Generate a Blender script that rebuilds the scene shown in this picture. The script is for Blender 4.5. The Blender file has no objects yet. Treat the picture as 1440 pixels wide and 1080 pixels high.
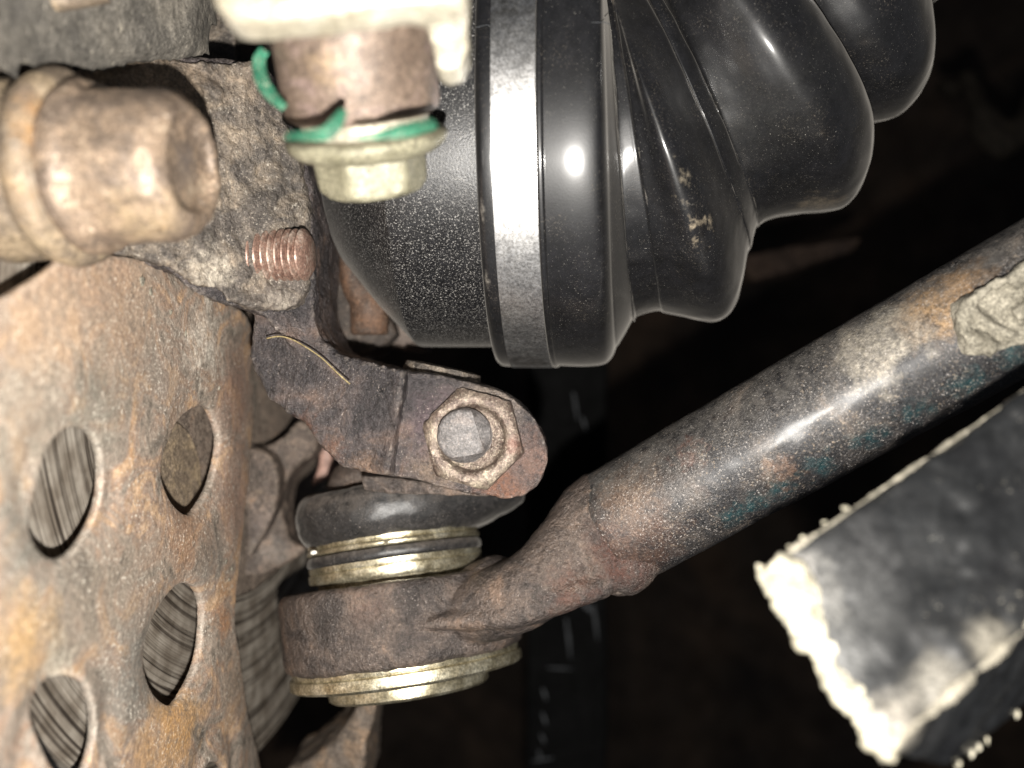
import bpy, bmesh, math, random
from mathutils import Vector, Matrix, noise
random.seed(7)
SC = bpy.context.scene
F = 1250.0                      # focal length in photograph pixels (1440 wide)

def P(px, py, d):
    """a point d millimetres deep in front of the lens, in metres"""
    return Vector(((px - 720) / F * d, d, (540 - py) / F * d)) * 0.001

# ------------------------------------------------------------------ camera, light, exposure
cam_d = bpy.data.cameras.new('camera'); cam = bpy.data.objects.new('camera', cam_d)
SC.collection.objects.link(cam); SC.camera = cam
cam.rotation_euler = (math.radians(90), 0, 0)
cam_d.sensor_width = 36; cam_d.lens = F / 1440 * 36
cam_d.clip_start = 0.005; cam_d.clip_end = 20
cam_d.dof.use_dof = True; cam_d.dof.focus_distance = 0.173; cam_d.dof.aperture_fstop = 8.0
cam_d.dof.aperture_blades = 0

W = bpy.data.worlds.new('World'); SC.world = W; W.use_nodes = True
W.node_tree.nodes['Background'].inputs[0].default_value = (0.55, 0.6, 0.7, 1)
W.node_tree.nodes['Background'].inputs[1].default_value = 0.11

ld = bpy.data.lights.new('phone_torch', 'POINT'); lamp = bpy.data.objects.new('phone_torch', ld)
SC.collection.objects.link(lamp); lamp.location = (0.002, 0.002, -0.022)
ld.energy = 3.6; ld.shadow_soft_size = 0.0022; ld.color = (1.0, 0.96, 0.90)

SC.view_settings.view_transform = 'Standard'; SC.view_settings.look = 'None'
SC.view_settings.exposure = 0.0; SC.view_settings.gamma = 1.0
SC.cycles.max_bounces = 5; SC.cycles.use_denoising = True

# ------------------------------------------------------------------ object helpers
def link(o):
    SC.collection.objects.link(o); return o

def wloc(o):
    v = Vector((0, 0, 0))
    while o is not None:
        v += o.location; o = o.parent
    return v

def tag(o, label, cat, group=None, kind=None):
    o['label'] = label; o['category'] = cat
    if group: o['group'] = group
    if kind: o['kind'] = kind
    return o

def thing(name, label, cat, loc, group=None):
    o = bpy.data.objects.new(name, None); link(o); o.location = loc
    o.empty_display_size = 0.01
    return tag(o, label, cat, group)

def finish(name, me, mat, parent=None, smooth=True, loc=None):
    base = wloc(parent) if parent else (loc if loc is not None else Vector((0, 0, 0)))
    me.transform(Matrix.Translation(-base))
    me.materials.clear(); me.materials.append(mat)
    me.polygons.foreach_set('use_smooth', [smooth] * len(me.polygons)); me.update()
    o = bpy.data.objects.new(name, me); link(o)
    if parent: o.parent = parent
    else: o.location = base
    return o

class B:
    """collects shapes in world coordinates"""
    def __init__(s): s.v = []; s.f = []
    def add(s, vs, fs):
        n = len(s.v); s.v += [Vector(v) for v in vs]; s.f += [tuple(i + n for i in f) for f in fs]; return s
    def rings(s, rs, cap=True, closed=True):
        n = len(rs[0]); vs = [p for r in rs for p in r]; fs = []
        for i in range(len(rs) - 1):
            for j in range(n if closed else n - 1):
                k = (j + 1) % n
                fs.append((i*n + j, i*n + k, (i+1)*n + k, (i+1)*n + j))
        if cap:
            fs.append(tuple(range(n - 1, -1, -1))); fs.append(tuple((len(rs)-1)*n + j for j in range(n)))
        return s.add(vs, fs)
    def lathe(s, c, axis, prof, seg=64, up=None, rmod=None, cap=True):
        """prof: (h, r) in mm along axis from c"""
        a = Vector(axis).normalized(); u = Vector(up or (0, 0, 1))
        e1 = (u - a * u.dot(a)).normalized(); e2 = a.cross(e1)
        rs = []
        for h, r in prof:
            ring = []
            for j in range(seg):
                t = 2*math.pi*j/seg; rr = r; hh = h
                if rmod: rr, hh = rmod(h, r, t)
                ring.append(c + a*hh*0.001 + (e1*math.cos(t) + e2*math.sin(t)) * rr*0.001)
            rs.append(ring)
        return s.rings(rs, cap)
    def prism(s, pts, df, db):
        """pts: photograph pixels; df, db: depth of front and back (number or function)"""
        g = lambda d, x, y: d(x, y) if callable(d) else d
        n = len(pts)
        fr = [P(x, y, g(df, x, y)) for x, y in pts]
        bk = [p + Vector((0, (g(db, x, y) - g(df, x, y))*0.001, 0)) for p, (x, y) in zip(fr, pts)]
        return s.rings([fr, bk])
    def sweep(s, st, seg=40):
        """st: (px, py, d, half_height_mm, half_depth_mm)"""
        cs = [P(a, b, c) for a, b, c, _, _ in st]; rs = []
        for i, c in enumerate(cs):
            t = (cs[min(i+1, len(cs)-1)] - cs[max(i-1, 0)]).normalized()
            dep = Vector((0, 1, 0)); dep = (dep - t*dep.dot(t)).normalized(); hh = t.cross(dep).normalized()
            rs.append([c + (hh*math.cos(q)*st[i][3] + dep*math.sin(q)*st[i][4])*0.001
                       for q in [2*math.pi*j/seg for j in range(seg)]])
        return s.rings(rs)
    def tube(s, pts, r, seg=10):
        rs = []
        for i, c in enumerate(pts):
            t = (pts[min(i+1, len(pts)-1)] - pts[max(i-1, 0)]).normalized()
            a = Vector((0, 1, 0.3)); a = (a - t*a.dot(t)).normalized(); b = t.cross(a)
            rr = (r[i] if isinstance(r, (list, tuple)) else r)*0.001
            rs.append([c + (a*math.cos(q) + b*math.sin(q))*rr for q in [2*math.pi*j/seg for j in range(seg)]])
        return s.rings(rs)
    def blob(s, c, r, sc=(1, 1, 1), rough=0.25, fr=0.5, sub=3, seed=0):
        bm = bmesh.new(); bmesh.ops.create_icosphere(bm, subdivisions=sub, radius=1)
        vs = []
        for v in bm.verts:
            q = v.co.copy(); k = 1 + rough*noise.noise(q*(1/fr) + Vector((seed*7.1, seed*3.3, 0)))*1.6
            vs.append(c + Vector((q.x*sc[0], q.y*sc[1], q.z*sc[2]))*(k*r*0.001))
        bm.verts.index_update()
        fs = [tuple(v.index for v in f.verts) for f in bm.faces]; bm.free()
        return s.add(vs, fs)
    def mesh(s, name):
        me = bpy.data.meshes.new(name); me.from_pydata([tuple(v) for v in s.v], [], s.f); me.validate()
        bm = bmesh.new(); bm.from_mesh(me); bmesh.ops.recalc_face_normals(bm, faces=bm.faces); bm.to_mesh(me); bm.free()
        return me
    def build(s, name, mat, parent=None, smooth=True, angle=None, bevel=0, loc=None, disp=(), sub=0):
        me = s.mesh(name)
        if bevel or disp or sub:
            me = evaluate(me, bevel=bevel, disp=disp, sub=sub)
        o = finish(name, me, mat, parent, smooth, loc)
        if angle and smooth:
            sharp(me, angle)
        return o
    def cast(s, name, mat, parent=None, voxel=0.6, smooth=6, disp=(), loc=None, deform=None):
        me = evaluate(s.mesh(name), voxel=voxel, smooth=smooth, disp=disp, deform=deform)
        return finish(name, me, mat, parent, True, loc)

def sharp(me, deg):
    bm = bmesh.new(); bm.from_mesh(me)
    for e in bm.edges:
        e.smooth = not (len(e.link_faces) == 2 and e.calc_face_angle(0) > math.radians(deg))
    bm.to_mesh(me); bm.free()

TX = {}
def clouds(size, depth=3, kind='CLOUDS'):
    k = (size, depth, kind)
    if k not in TX:
        t = bpy.data.textures.new('relief', kind); t.noise_scale = size*0.001
        if kind == 'CLOUDS': t.noise_depth = depth
        TX[k] = t
    return TX[k]

def evaluate(me, voxel=0, smooth=0, disp=(), bevel=0, sub=0, deform=None):
    o = bpy.data.objects.new('tmp', me); link(o)
    if sub:
        m = o.modifiers.new('s', 'SUBSURF'); m.levels = m.render_levels = sub; m.subdivision_type = 'SIMPLE'
    if bevel:
        m = o.modifiers.new('b', 'BEVEL'); m.width = bevel*0.001; m.segments = 3; m.limit_method = 'ANGLE'; m.angle_limit = math.radians(35)
    if voxel:
        m = o.modifiers.new('r', 'REMESH'); m.mode = 'VOXEL'; m.voxel_size = voxel*0.001; m.use_smooth_shade = True
    if smooth:
        m = o.modifiers.new('m', 'SMOOTH'); m.factor = 0.5; m.iterations = smooth
    for size, amt, *k in disp:
        m = o.modifiers.new('d', 'DISPLACE'); m.texture = clouds(size, *(k or [3])); m.strength = amt*0.001
        m.mid_level = 0.5; m.texture_coords = 'LOCAL'
    dg = bpy.context.evaluated_depsgraph_get(); dg.update()
    out = bpy.data.meshes.new_from_object(o.evaluated_get(dg))
    bpy.data.objects.remove(o)
    if deform:
        for v in out.vertices: v.co = deform(v.co)
    return out

def loop(pts, n=12):
    """closed Catmull-Rom through 2-D points"""
    out = []; m = len(pts)
    for i in range(m):
        p0, p1, p2, p3 = [pts[(i+k) % m] for k in (-1, 0, 1, 2)]
        for j in range(n):
            t = j/n
            out.append(tuple(0.5*(2*p1[a] + (p2[a]-p0[a])*t + (2*p0[a]-5*p1[a]+4*p2[a]-p3[a])*t*t + (3*p1[a]-p0[a]-3*p2[a]+p3[a])*t**3) for a in (0, 1)))
    return out

def path(pts, n=10):
    """open Catmull-Rom through tuples of any length"""
    out = []; m = len(pts)
    for i in range(m-1):
        p0, p1, p2, p3 = pts[max(i-1, 0)], pts[i], pts[i+1], pts[min(i+2, m-1)]
        for j in range(n):
            t = j/n
            out.append(tuple(0.5*(2*p1[a] + (p2[a]-p0[a])*t + (2*p0[a]-5*p1[a]+4*p2[a]-p3[a])*t*t + (3*p1[a]-p0[a]-3*p2[a]+p3[a])*t**3) for a in range(len(p1))))
    out.append(tuple(pts[-1])); return out

# ------------------------------------------------------------------ materials
def M(name, ramp, size=6.0, rough=0.6, metal=0.0, bump=((0.5, 0.35),), dust=None, dust2=None, spots=(), up=None,
      squash=None, detail=8, dist=0.6, rvar=0.15, spec=0.5, grain=0.5, coat=0, coatr=.24, sheen=0, crease=None, edge=None):
    """ramp: [(pos, rgb)]; sizes in mm; dust: (rgb, grain_mm, threshold, patch_mm, patch_threshold);
    spots: (point, radius_mm, rgb, strength, ragged) stains, plus some painted shade, fringe and reflection, that stay where they are; up: (rgb, strength) dust settled on top faces"""
    m = bpy.data.materials.new(name); m.use_nodes = True; nt = m.node_tree; N = nt.nodes; L = nt.links
    b = N['Principled BSDF']; tc = N.new('ShaderNodeTexCoord'); vec = tc.outputs['Object']
    if squash:
        mp = N.new('ShaderNodeMapping'); mp.inputs['Scale'].default_value = squash; L.new(vec, mp.inputs[0]); vec2 = mp.outputs[0]
    else: vec2 = vec
    def nz(size, det=6, v=None, rough_=0.6, d=0.0):
        n = N.new('ShaderNodeTexNoise'); n.inputs['Scale'].default_value = 1000.0/size; n.inputs['Detail'].default_value = det
        n.inputs['Roughness'].default_value = rough_; n.inputs['Distortion'].default_value = d
        L.new(v or vec, n.inputs['Vector']); return n.outputs[0]
    def rmp(src, stops, interp='LINEAR'):
        r = N.new('ShaderNodeValToRGB'); r.color_ramp.interpolation = interp; e = r.color_ramp.elements
        while len(e) < len(stops): e.new(0.5)
        for i, (p, c) in enumerate(stops):
            e[i].position = p; e[i].color = (*c, 1) if hasattr(c, '__len__') else (c, c, c, 1)
        L.new(src, r.inputs[0]); return r.outputs[0]
    def mix(f, a, c, mode='MIX'):
        x = N.new('ShaderNodeMix'); x.data_type = 'RGBA'; x.blend_type = mode
        for s, val in ((x.inputs[0], f), (x.inputs[6], a), (x.inputs[7], c)):
            if hasattr(val, 'links'): L.new(val, s)
            elif isinstance(val, (int, float)): s.default_value = val
            else: s.default_value = (*val, 1)
        return x.outputs[2]
    def mth(op, a, c=None, clamp=False):
        x = N.new('ShaderNodeMath'); x.operation = op; x.use_clamp = clamp
        for s, val in ((x.inputs[0], a), (x.inputs[1], c)):
            if val is None: continue
            if hasattr(val, 'links'): L.new(val, s)
            else: s.default_value = val
        return x.outputs[0]
    col = rmp(nz(size, detail, vec2, 0.62, dist), ramp)
    g = nz(size*0.13, 5, vec2, 0.7)
    col = mix(1.0, col, rmp(g, [(0.3, 0.55), (0.52, 1.0), (0.72, 1.45)]), 'MULTIPLY')
    if grain:
        col = mix(grain, col, mix(1.0, col, rmp(nz(0.55, 4, None, 0.8), [(0.34, 0.25), (0.5, 0.95), (0.66, 2.1)]), 'MULTIPLY'))
    if spots:
        brk = rmp(nz(1.3, 6, None, 0.75), [(0.36, 0.25), (0.56, 1.0)])
        pos = N.new('ShaderNodeNewGeometry').outputs['Position']
        for q in spots:
            c, r, rgb, st = q[:4]; rag = q[4] if len(q) > 4 else 0.5
            vd = N.new('ShaderNodeVectorMath'); vd.operation = 'DISTANCE'; L.new(pos, vd.inputs[0]); vd.inputs[1].default_value = tuple(c)
            e = mth('DIVIDE', vd.outputs['Value'], r*0.001)
            nn = mth('MULTIPLY', mth('SUBTRACT', nz(r*0.5, 8), 0.5), rag*3)
            e = mth('ADD', e, nn)
            f = mth('MULTIPLY', mth('MULTIPLY', mth('SUBTRACT', 1.1, e, False), 1.25, True), st, True)
            f = mth('MULTIPLY', f, brk)
            gg = rmp(nz(0.6, 4), [(0.3, tuple(x*0.55 for x in rgb)), (0.7, tuple(min(1, x*1.35) for x in rgb))])
            col = mix(f, col, gg)
    rv = nz(size*0.4, 5)
    rg = mth('ADD', mth('MULTIPLY', mth('SUBTRACT', rv, 0.5), rvar*4), rough, True)
    for du in (dust, dust2):
        if not du: continue
        rgb, gr, th, psz, pth = du
        sp = rmp(nz(gr, 3, None, 0.75), [(th-.02, 0.0), (min(th+0.13, 1), 1.0)])
        pm = rmp(nz(psz, 5), [(pth-0.12, 0.0), (pth+0.12, 1.0)])
        f = mth('MULTIPLY', sp, pm)
        col = mix(f, col, rgb); rg = mth('ADD', rg, mth('MULTIPLY', f, 0.5), True)
    for cr, sgn in ((crease, -1), (edge, 1)):
        if not cr: continue
        pt = N.new('ShaderNodeNewGeometry').outputs['Pointiness']
        e = mth('MULTIPLY', mth('SUBTRACT', pt, 0.5 + sgn*cr[2]), sgn*cr[3], True)
        e = mth('MULTIPLY', mth('MULTIPLY', e, rmp(nz(1.1, 6, None, .75), [(.38, 0.0), (.6, 1.0)]), True), cr[1])
        col = mix(e, col, cr[0]); rg = mth('ADD', rg, mth('MULTIPLY', e, .4), True)
    if up:
        ge = N.new('ShaderNodeNewGeometry'); sx = N.new('ShaderNodeSeparateXYZ'); L.new(ge.outputs['Normal'], sx.inputs[0])
        f = mth('MULTIPLY', mth('MULTIPLY', sx.outputs[2], 1.6, True), rmp(nz(2.2, 7), [(0.35, 0.0), (0.62, 1.0)]))
        f = mth('MULTIPLY', f, up[1]); col = mix(f, col, up[0])
    L.new(col, b.inputs['Base Color']); L.new(rg, b.inputs['Roughness'])
    b.inputs['Metallic'].default_value = metal; b.inputs['Specular IOR Level'].default_value = spec
    b.inputs['Sheen Weight'].default_value = sheen; b.inputs['Sheen Roughness'].default_value = .35; b.inputs['Sheen Tint'].default_value = (.9, .85, .78, 1)
    b.inputs['Coat Weight'].default_value = coat; b.inputs['Coat Roughness'].default_value = coatr
    prev = None
    for bs in bump:
        sz, st = bs[:2]
        bn = N.new('ShaderNodeBump'); bn.inputs['Strength'].default_value = st; bn.inputs['Distance'].default_value = sz*0.0006
        L.new(nz(sz, 5, vec2 if len(bs) > 2 else None, 0.65), bn.inputs['Height'])
        if prev: L.new(prev, bn.inputs['Normal'])
        prev = bn.outputs[0]
    if prev: L.new(prev, b.inputs['Normal'])
    return m

# ------------------------------------------------------------------ axle geometry shared by hub parts
YAW = math.radians(8.0)
AX = Vector((math.cos(YAW), -math.sin(YAW), 0))          # axle direction, inboard (towards the right)
DD = Vector((math.sin(YAW), math.cos(YAW), 0))           # along the shield, away from the lens
SH = -88.0                                               # shield plane offset (mm)
def plane_pt(off, px, py):
    tx = (px-720)/F; y = off/(AX.x*tx + AX.y); return Vector((tx*y, y, (540-py)/F*y))*0.001
def to_uz(p): return (p.dot(DD), p.z)
def from_uz(u, z, off): return AX*off*0.001 + DD*u + Vector((0, 0, z))

def Q(x, y): return plane_pt(SH, x, y)
TAN = (.40, .29, .18); ORANGE = (.42, .20, .07); REDR = (.20, .07, .035); GREYR = (.16, .14, .12); DARK = (.045, .038, .036)
PALE = (.55, .47, .36); CHALK = (.72, .66, .55)

m_shield = M('rusted_sheet_steel', [(0.28, (.11, .095, .08)), (0.40, (.21, .175, .14)), (0.47, (.31, .25, .20)), (0.53, (.30, .21, .155)), (0.59, (.46, .315, .20)), (0.65, (.42, .25, .14)), (0.76, (.54, .47, .39))],
             size=10, rough=.60, grain=.3, bump=((0.6, .5), (2.2, .35)), dust=((.74, .68, .58), .6, .58, 7, .47), dust2=((.06, .05, .042), .55, .58, 6, .45), metal=.1, dist=1.2, edge=((.66, .60, .52), .75, .02, 12),
             spots=((Q(60, 440), 13, (.50, .36, .25), .9), (Q(160, 400), 15, (.44, .29, .19), .7), (Q(20, 600), 15, (.38, .33, .26), .6), (Q(30, 760), 12, (.22, .21, .18), .8),
                    (Q(30, 900), 9, (.46, .30, .15), 1), (Q(170, 480), 15, (.28, .225, .17), .5), (Q(130, 570), 10, (.20, .185, .15), .8), (Q(130, 840), 14, (.26, .215, .165), .5), (Q(220, 540), 11, (.24, .20, .165), .7),
                    (Q(335, 560), 14, (.29, .175, .13), .8, .3), (Q(335, 700), 14, (.31, .195, .145), .8, .3), (Q(275, 480), 9, (.64, .57, .48), .8, 1.2), (Q(190, 830), 14, (.24, .195, .15), .5),
                    (Q(185, 950), 13, (.17, .16, .14), .9), (Q(230, 1040), 12, (.46, .27, .12), 1, .9), (Q(290, 790), 8, (.16, .14, .12), .9), (Q(330, 960), 10, (.27, .20, .145), .8),
                    (Q(75, 935), 5, (.5, .45, .36), .8, .9), (Q(310, 870), 5, (.40, .21, .11), 1, .8), (Q(255, 750), 10, (.31, .19, .12), .9), (Q(250, 610), 7, (.34, .25, .18), .7)))
m_cast = M('cast_iron', [(0.30, (.024, .022, .023)), (0.45, (.048, .042, .043)), (0.56, (.085, .07, .067)), (0.68, (.15, .105, .085)), (0.8, (.26, .17, .12))],
           size=9, rough=.34, metal=.25, grain=.3, bump=((1.0, 1.0), (0.5, .5)), edge=((.42, .36, .31), .6, .02, 14), dust=((.52, .45, .40), .45, .61, 7, .50), rvar=.1,
           spots=((P(572, 545, 174), 1.6, (.022, .018, .018), .95, .3), (P(569, 575, 174), 1.7, (.022, .018, .018), .95, .3), (P(566, 605, 174), 1.7, (.022, .018, .018), .95, .3), (P(562, 635, 174), 1.6, (.022, .018, .018), .95, .3), (P(560, 658, 174), 1.4, (.022, .018, .018), .9, .3), (P(700, 690, 178), 6.5, (.25, .12, .075), .8, 1.0), (P(745, 640, 176), 7.5, (.20, .125, .10), .8, .9), (P(700, 560, 175), 8, (.30, .24, .19), .5),  # leading near-black spots paint the shade along the step by the clamp ear
                  (P(610, 660, 174), 6, (.30, .22, .16), .6), (P(465, 635, 176), 3, (.16, .075, .045), .7, 1.0), (P(425, 600, 178), 3.2, (.17, .075, .045), .7, 1.0),
                  (P(520, 665, 176), 5, (.34, .22, .15), .6), (P(620, 600, 175), 8, (.17, .12, .13), .6)))
m_lug = M('dusty_cast_iron', [(0.30, (.045, .038, .033)), (0.46, (.095, .08, .068)), (0.56, (.17, .14, .11)), (0.66, (.27, .215, .16)), (0.8, (.40, .31, .22))],
          size=5, rough=.5, metal=.2, bump=((1.2, 1.0), (0.4, .7)), dust=((.62, .55, .46), .45, .60, 6, .50), dust2=((.75, .70, .60), 1.1, .62, 5, .56),
          spots=((P(330, 180, 162), 8, (.36, .29, .22), .6, .8), (P(230, 90, 155), 11, (.40, .30, .21), .8), (P(140, 90, 150), 8, (.44, .34, .24), .8), (P(350, 110, 165), 6, (.34, .26, .19), .7), (P(300, 380, 164), 5, (.6, .53, .43), .7, 1.0), (P(400, 425, 172), 3.5, (.5, .44, .36), .6, 1.0), (P(340, 330, 165), 7, (.10, .085, .075), .6),
                 (P(250, 360, 150), 8, (.62, .52, .38), .8), (P(400, 250, 172), 9, (.06, .053, .047), .7), (P(385, 400, 175), 8, (.13, .105, .09), .6)))
m_boltrust = M('rusty_bolt_steel', [(0.3, (.12, .09, .07)), (0.45, (.19, .145, .11)), (0.56, (.28, .205, .145)), (0.7, (.38, .30, .22))],
               size=5, rough=.46, metal=.25, bump=((1.6, .3), (0.5, .2)), dust=((.6, .5, .4), 1.2, .62, 5, .5),
               spots=((P(200, 300, 130), 6, (.50, .38, .22), .5), (P(300, 240, 128), 4.5, (.30, .25, .24), .7), (P(262, 232, 134), 4, (.13, .11, .10), .9, .3), (P(235, 340, 128), 3.5, (.60, .36, .12), .9)))
m_boss = M('dusty_boss_steel', [(0.3, (.12, .09, .065)), (0.45, (.21, .165, .12)), (0.56, (.32, .245, .16)), (0.7, (.44, .36, .26))],
           size=9, rough=.55, metal=.2, bump=((2.0, .5), (0.6, .25)),
           spots=((P(85, 150, 122), 7, (.56, .27, .06), 1, .5), (P(95, 180, 128), 3.5, (.48, .26, .08), 1, .5), (P(85, 260, 124), 5, (.36, .36, .34), .9), (P(20, 280, 120), 7, (.42, .26, .12), .6), (P(30, 130, 122), 6, (.24, .17, .12), .6)))
m_nut = M('weathered_nut', [(0.3, (.07, .048, .04)), (0.45, (.13, .095, .077)), (0.58, (.21, .165, .13)), (0.72, (.38, .32, .24))],
          size=4, rough=.42, metal=.4, bump=((0.7, .6), (0.3, .3)), dust=((.65, .58, .46), .4, .58, 3, .48),
          spots=((P(722, 625, 172), 2.4, (.16, .075, .055), .8),))
m_stud = M('stud_end', [(0.3, (.085, .078, .076)), (0.5, (.14, .13, .127)), (0.7, (.22, .19, .175))], size=3, rough=.6, metal=.1,
           bump=((0.4, .4),), dust=((.5, .42, .36), .35, .6, 3, .5))
m_thread = M('rusty_thread', [(0.3, (.16, .09, .07)), (0.5, (.27, .17, .13)), (0.7, (.42, .33, .27))], size=3, rough=.42, metal=.3,
             bump=((0.4, .3),), dust=((.72, .64, .56), .5, .60, 3, .50))
m_brass = M('yellow_zinc_steel', [(0.3, (.25, .215, .135)), (0.48, (.46, .41, .285)), (0.6, (.66, .61, .46)), (0.75, (.78, .74, .60))],
            size=5, rough=.33, metal=.85, bump=((0.5, .16),), dust=((.17, .12, .07), .5, .60, 4, .52), dust2=((.55, .47, .33), .4, .6, 3, .5), rvar=.1)
m_bracket = M('pale_zinc_plate', [(0.3, (.30, .26, .18)), (0.5, (.46, .42, .33)), (0.7, (.60, .57, .48))], size=8, rough=.42, metal=.3, bump=((0.8, .25),),
              dust=((.3, .25, .18), .7, .62, 5, .5))
m_zinc = M('olive_zinc_bolt', [(0.3, (.13, .12, .075)), (0.5, (.22, .205, .14)), (0.7, (.32, .30, .21))], size=5, rough=.5, metal=.15, bump=((0.7, .25),),
           dust=((.6, .54, .42), .6, .6, 4, .5))
m_sleeve = M('brown_steel_sleeve', [(0.3, (.085, .06, .045)), (0.5, (.17, .125, .095)), (0.62, (.22, .16, .14)), (0.75, (.34, .24, .16))], size=8, rough=.5, metal=.2,
             bump=((0.7, .3),), dust=((.5, .42, .3), .7, .63, 4, .52), spots=((P(470, 90, 128), 3.5, (.42, .30, .18), .6, .9),))
m_green = M('green_paint', [(0.3, (.008, .065, .037)), (0.5, (.016, .13, .072)), (0.75, (.045, .22, .13))], size=3, rough=.6, bump=((0.8, .6),), dust=((.40, .40, .30), .5, .56, 3, .45), dust2=((.16, .13, .09), .9, .6, 3, .5))
m_rubber = M('dusty_rubber', [(0.3, (.0045, .0045, .005)), (0.55, (.007, .007, .008)), (0.75, (.011, .011, .012))], size=18, rough=.46, coat=.55, coatr=.17, sheen=.12, grain=.2, crease=((.10, .085, .065), .8, .02, 12), edge=((.16, .145, .125), .7, .03, 10), bump=((0.35, .10),),
             dust=((.38, .36, .32), .36, .655, 10, .50), dust2=((.14, .12, .095), .4, .60, 7, .60), rvar=.03, spec=.38,
             spots=((P(985, 255, 158), 4, (.20, .17, .125), .9, 1.5), (P(1012, 335, 163), 5, (.30, .25, .18), .9, 1.5), (P(1000, 300, 160), 4, (.10, .09, .075), .8, 1.5), (P(1150, 285, 190), 6, (.14, .11, .075), .6, 1.0),
                    (P(1075, 130, 172), 13, (.022, .0215, .02), .8, .3)))
m_race = M('dusty_black_steel', [(0.3, (.005, .005, .006)), (0.5, (.008, .008, .009)), (0.7, (.014, .013, .013))], size=14, rough=.38, bump=((0.4, .3),), sheen=.07, grain=.8,
           dust=((.42, .405, .38), .32, .585, 14, .30), rvar=.06)
m_band = M('steel_clamp_band', [(0.3, (.72, .72, .72)), (0.5, (.80, .79, .78)), (0.7, (.86, .85, .83))], size=5, rough=.41, metal=1.0, bump=((0.5, .08),),
           dust=((.22, .19, .15), .3, .62, 8, .55), rvar=.04,
           spots=((P(745, 500, 196), 10, (.16, .13, .10), .7, .5), (P(735, 5, 160), 17, (.13, .12, .10), .8, .4)))
m_bjboot = M('grey_black_rubber', [(0.3, (.012, .012, .012)), (0.5, (.02, .019, .019)), (0.7, (.04, .037, .035))], size=6, rough=.42, sheen=.1, bump=((0.5, .25),),
             dust=((.40, .35, .31), .33, .62, 5, .50), up=((.17, .145, .125), .45), rvar=.06,
             spots=((P(520, 735, 186), 1.2, (.5, .42, .34), .8, 1.6), (P(490, 762, 186), 1.6, (.6, .52, .42), .8, 1.2)))
m_socket = M('forged_steel', [(0.3, (.032, .027, .025)), (0.45, (.07, .057, .051)), (0.57, (.12, .093, .078)), (0.7, (.20, .14, .105))],
             size=8, rough=.37, metal=.3, grain=.3, bump=((1.0, .9), (0.5, .5)), edge=((.42, .34, .28), .6, .02, 14), dust=((.48, .42, .38), .4, .61, 6, .50), rvar=.1,
             spots=((P(520, 850, 182), 5, (.20, .13, .10), .5), (P(870, 780, 176), 8, (.095, .042, .03), .8, .9), (P(800, 830, 178), 6, (.13, .06, .042), .6, 1.0),
                    (P(850, 700, 176), 5, (.28, .18, .11), .7, .9), (P(780, 770, 178), 8, (.20, .15, .12), .5), (P(400, 850, 198), 4, (.22, .12, .08), .5)))
def T(x, y): return P(x, y, 1/(1/188 + (1/161-1/188)*(x-872)/618) - 10.5)
m_tube = M('worn_black_tube', [(0.3, (.016, .016, .018)), (0.5, (.032, .031, .032)), (0.62, (.07, .062, .057)), (0.76, (.18, .14, .11))],
           size=9, rough=.42, metal=.4, bump=((0.5, .6), (0.3, .6)), dust=((.62, .57, .53), .4, .60, 10, .40), dust2=((.4, .32, .24), .6, .60, 7, .50), rvar=.05, coat=.22, coatr=.3,
           up=((.24, .222, .20), .42),
           spots=((T(1310, 425), 8, (.42, .27, .14), .85, .6), (T(1230, 480), 9, (.48, .43, .35), .75, .8), (T(1350, 390), 6, (.34, .21, .11), .7, .6),
                  (T(880, 700), 6, (.26, .17, .11), .6, .9), (T(890, 760), 12, (.10, .06, .045), .9, .9), (T(900, 700), 9, (.12, .085, .065), .8, .9), (T(970, 640), 3.4, (.16, .075, .055), .45, 1.3),
                  (T(1100, 665), 3.6, (.26, .16, .11), .5, 1.3),
                  (T(1035, 738), 4.0, (.012, .075, .085), .6, .9), (T(1060, 722), 4.0, (.012, .075, .085), .6, .9), (T(1100, 700), 4.0, (.012, .075, .085), .6, .9), (T(1160, 668), 4.0, (.012, .075, .085), .6, .9), (T(1230, 628), 4.0, (.012, .075, .085), .6, .9), (T(1300, 588), 4.0, (.012, .075, .085), .6, .9), (T(1370, 548), 4.0, (.012, .075, .085), .6, .9), (T(1430, 508), 4.0, (.012, .075, .085), .6, .9)))  # teal row paints the colour fringe along the arm's shadow edge
m_clay = M('dried_clay', [(0.3, (.15, .135, .105)), (0.5, (.24, .22, .175)), (0.7, (.34, .31, .25))], size=5, rough=.95, bump=((0.9, .7), (2.4, .5)), spec=.2)
m_black = M('black_paint', [(0.3, (.006, .006, .0065)), (0.5, (.011, .0115, .012)), (0.7, (.022, .022, .022))], size=18, rough=.38, bump=((2.5, .1),), coat=.3, grain=.2,
            dust=((.22, .21, .18), 1.3, .70, 12, .52), dust2=((.3, .28, .23), .8, .63, 7, .62),
            spots=((P(1170, 840, 114), 10, (.085, .085, .083), .85, .4), (P(1215, 775, 116), 9, (.055, .055, .055), .8, .4), (P(1190, 920, 111), 5, (.22, .22, .215), .7, .4), (P(1235, 720, 117), 5, (.17, .17, .17), .6),  # neutral grey spots paint the reflection near the arm's left end
                   (P(1330, 965, 110), 5, (.30, .28, .24), .7, .5), (P(1270, 1030, 107), 6, (.36, .33, .28), .8, .5), (P(1400, 905, 112), 4, (.24, .22, .18), .7, .5), (P(1120, 830, 117), 7, (.32, .31, .29), .8, .5), (P(1100, 800, 119), 5, (.4, .38, .35), .8, .5)))
m_crust = M('pale_crust', [(0.3, (.26, .23, .17)), (0.5, (.42, .39, .30)), (0.7, (.62, .58, .48))], size=4, rough=.9, bump=((1.0, .8),), spec=.2)
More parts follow.
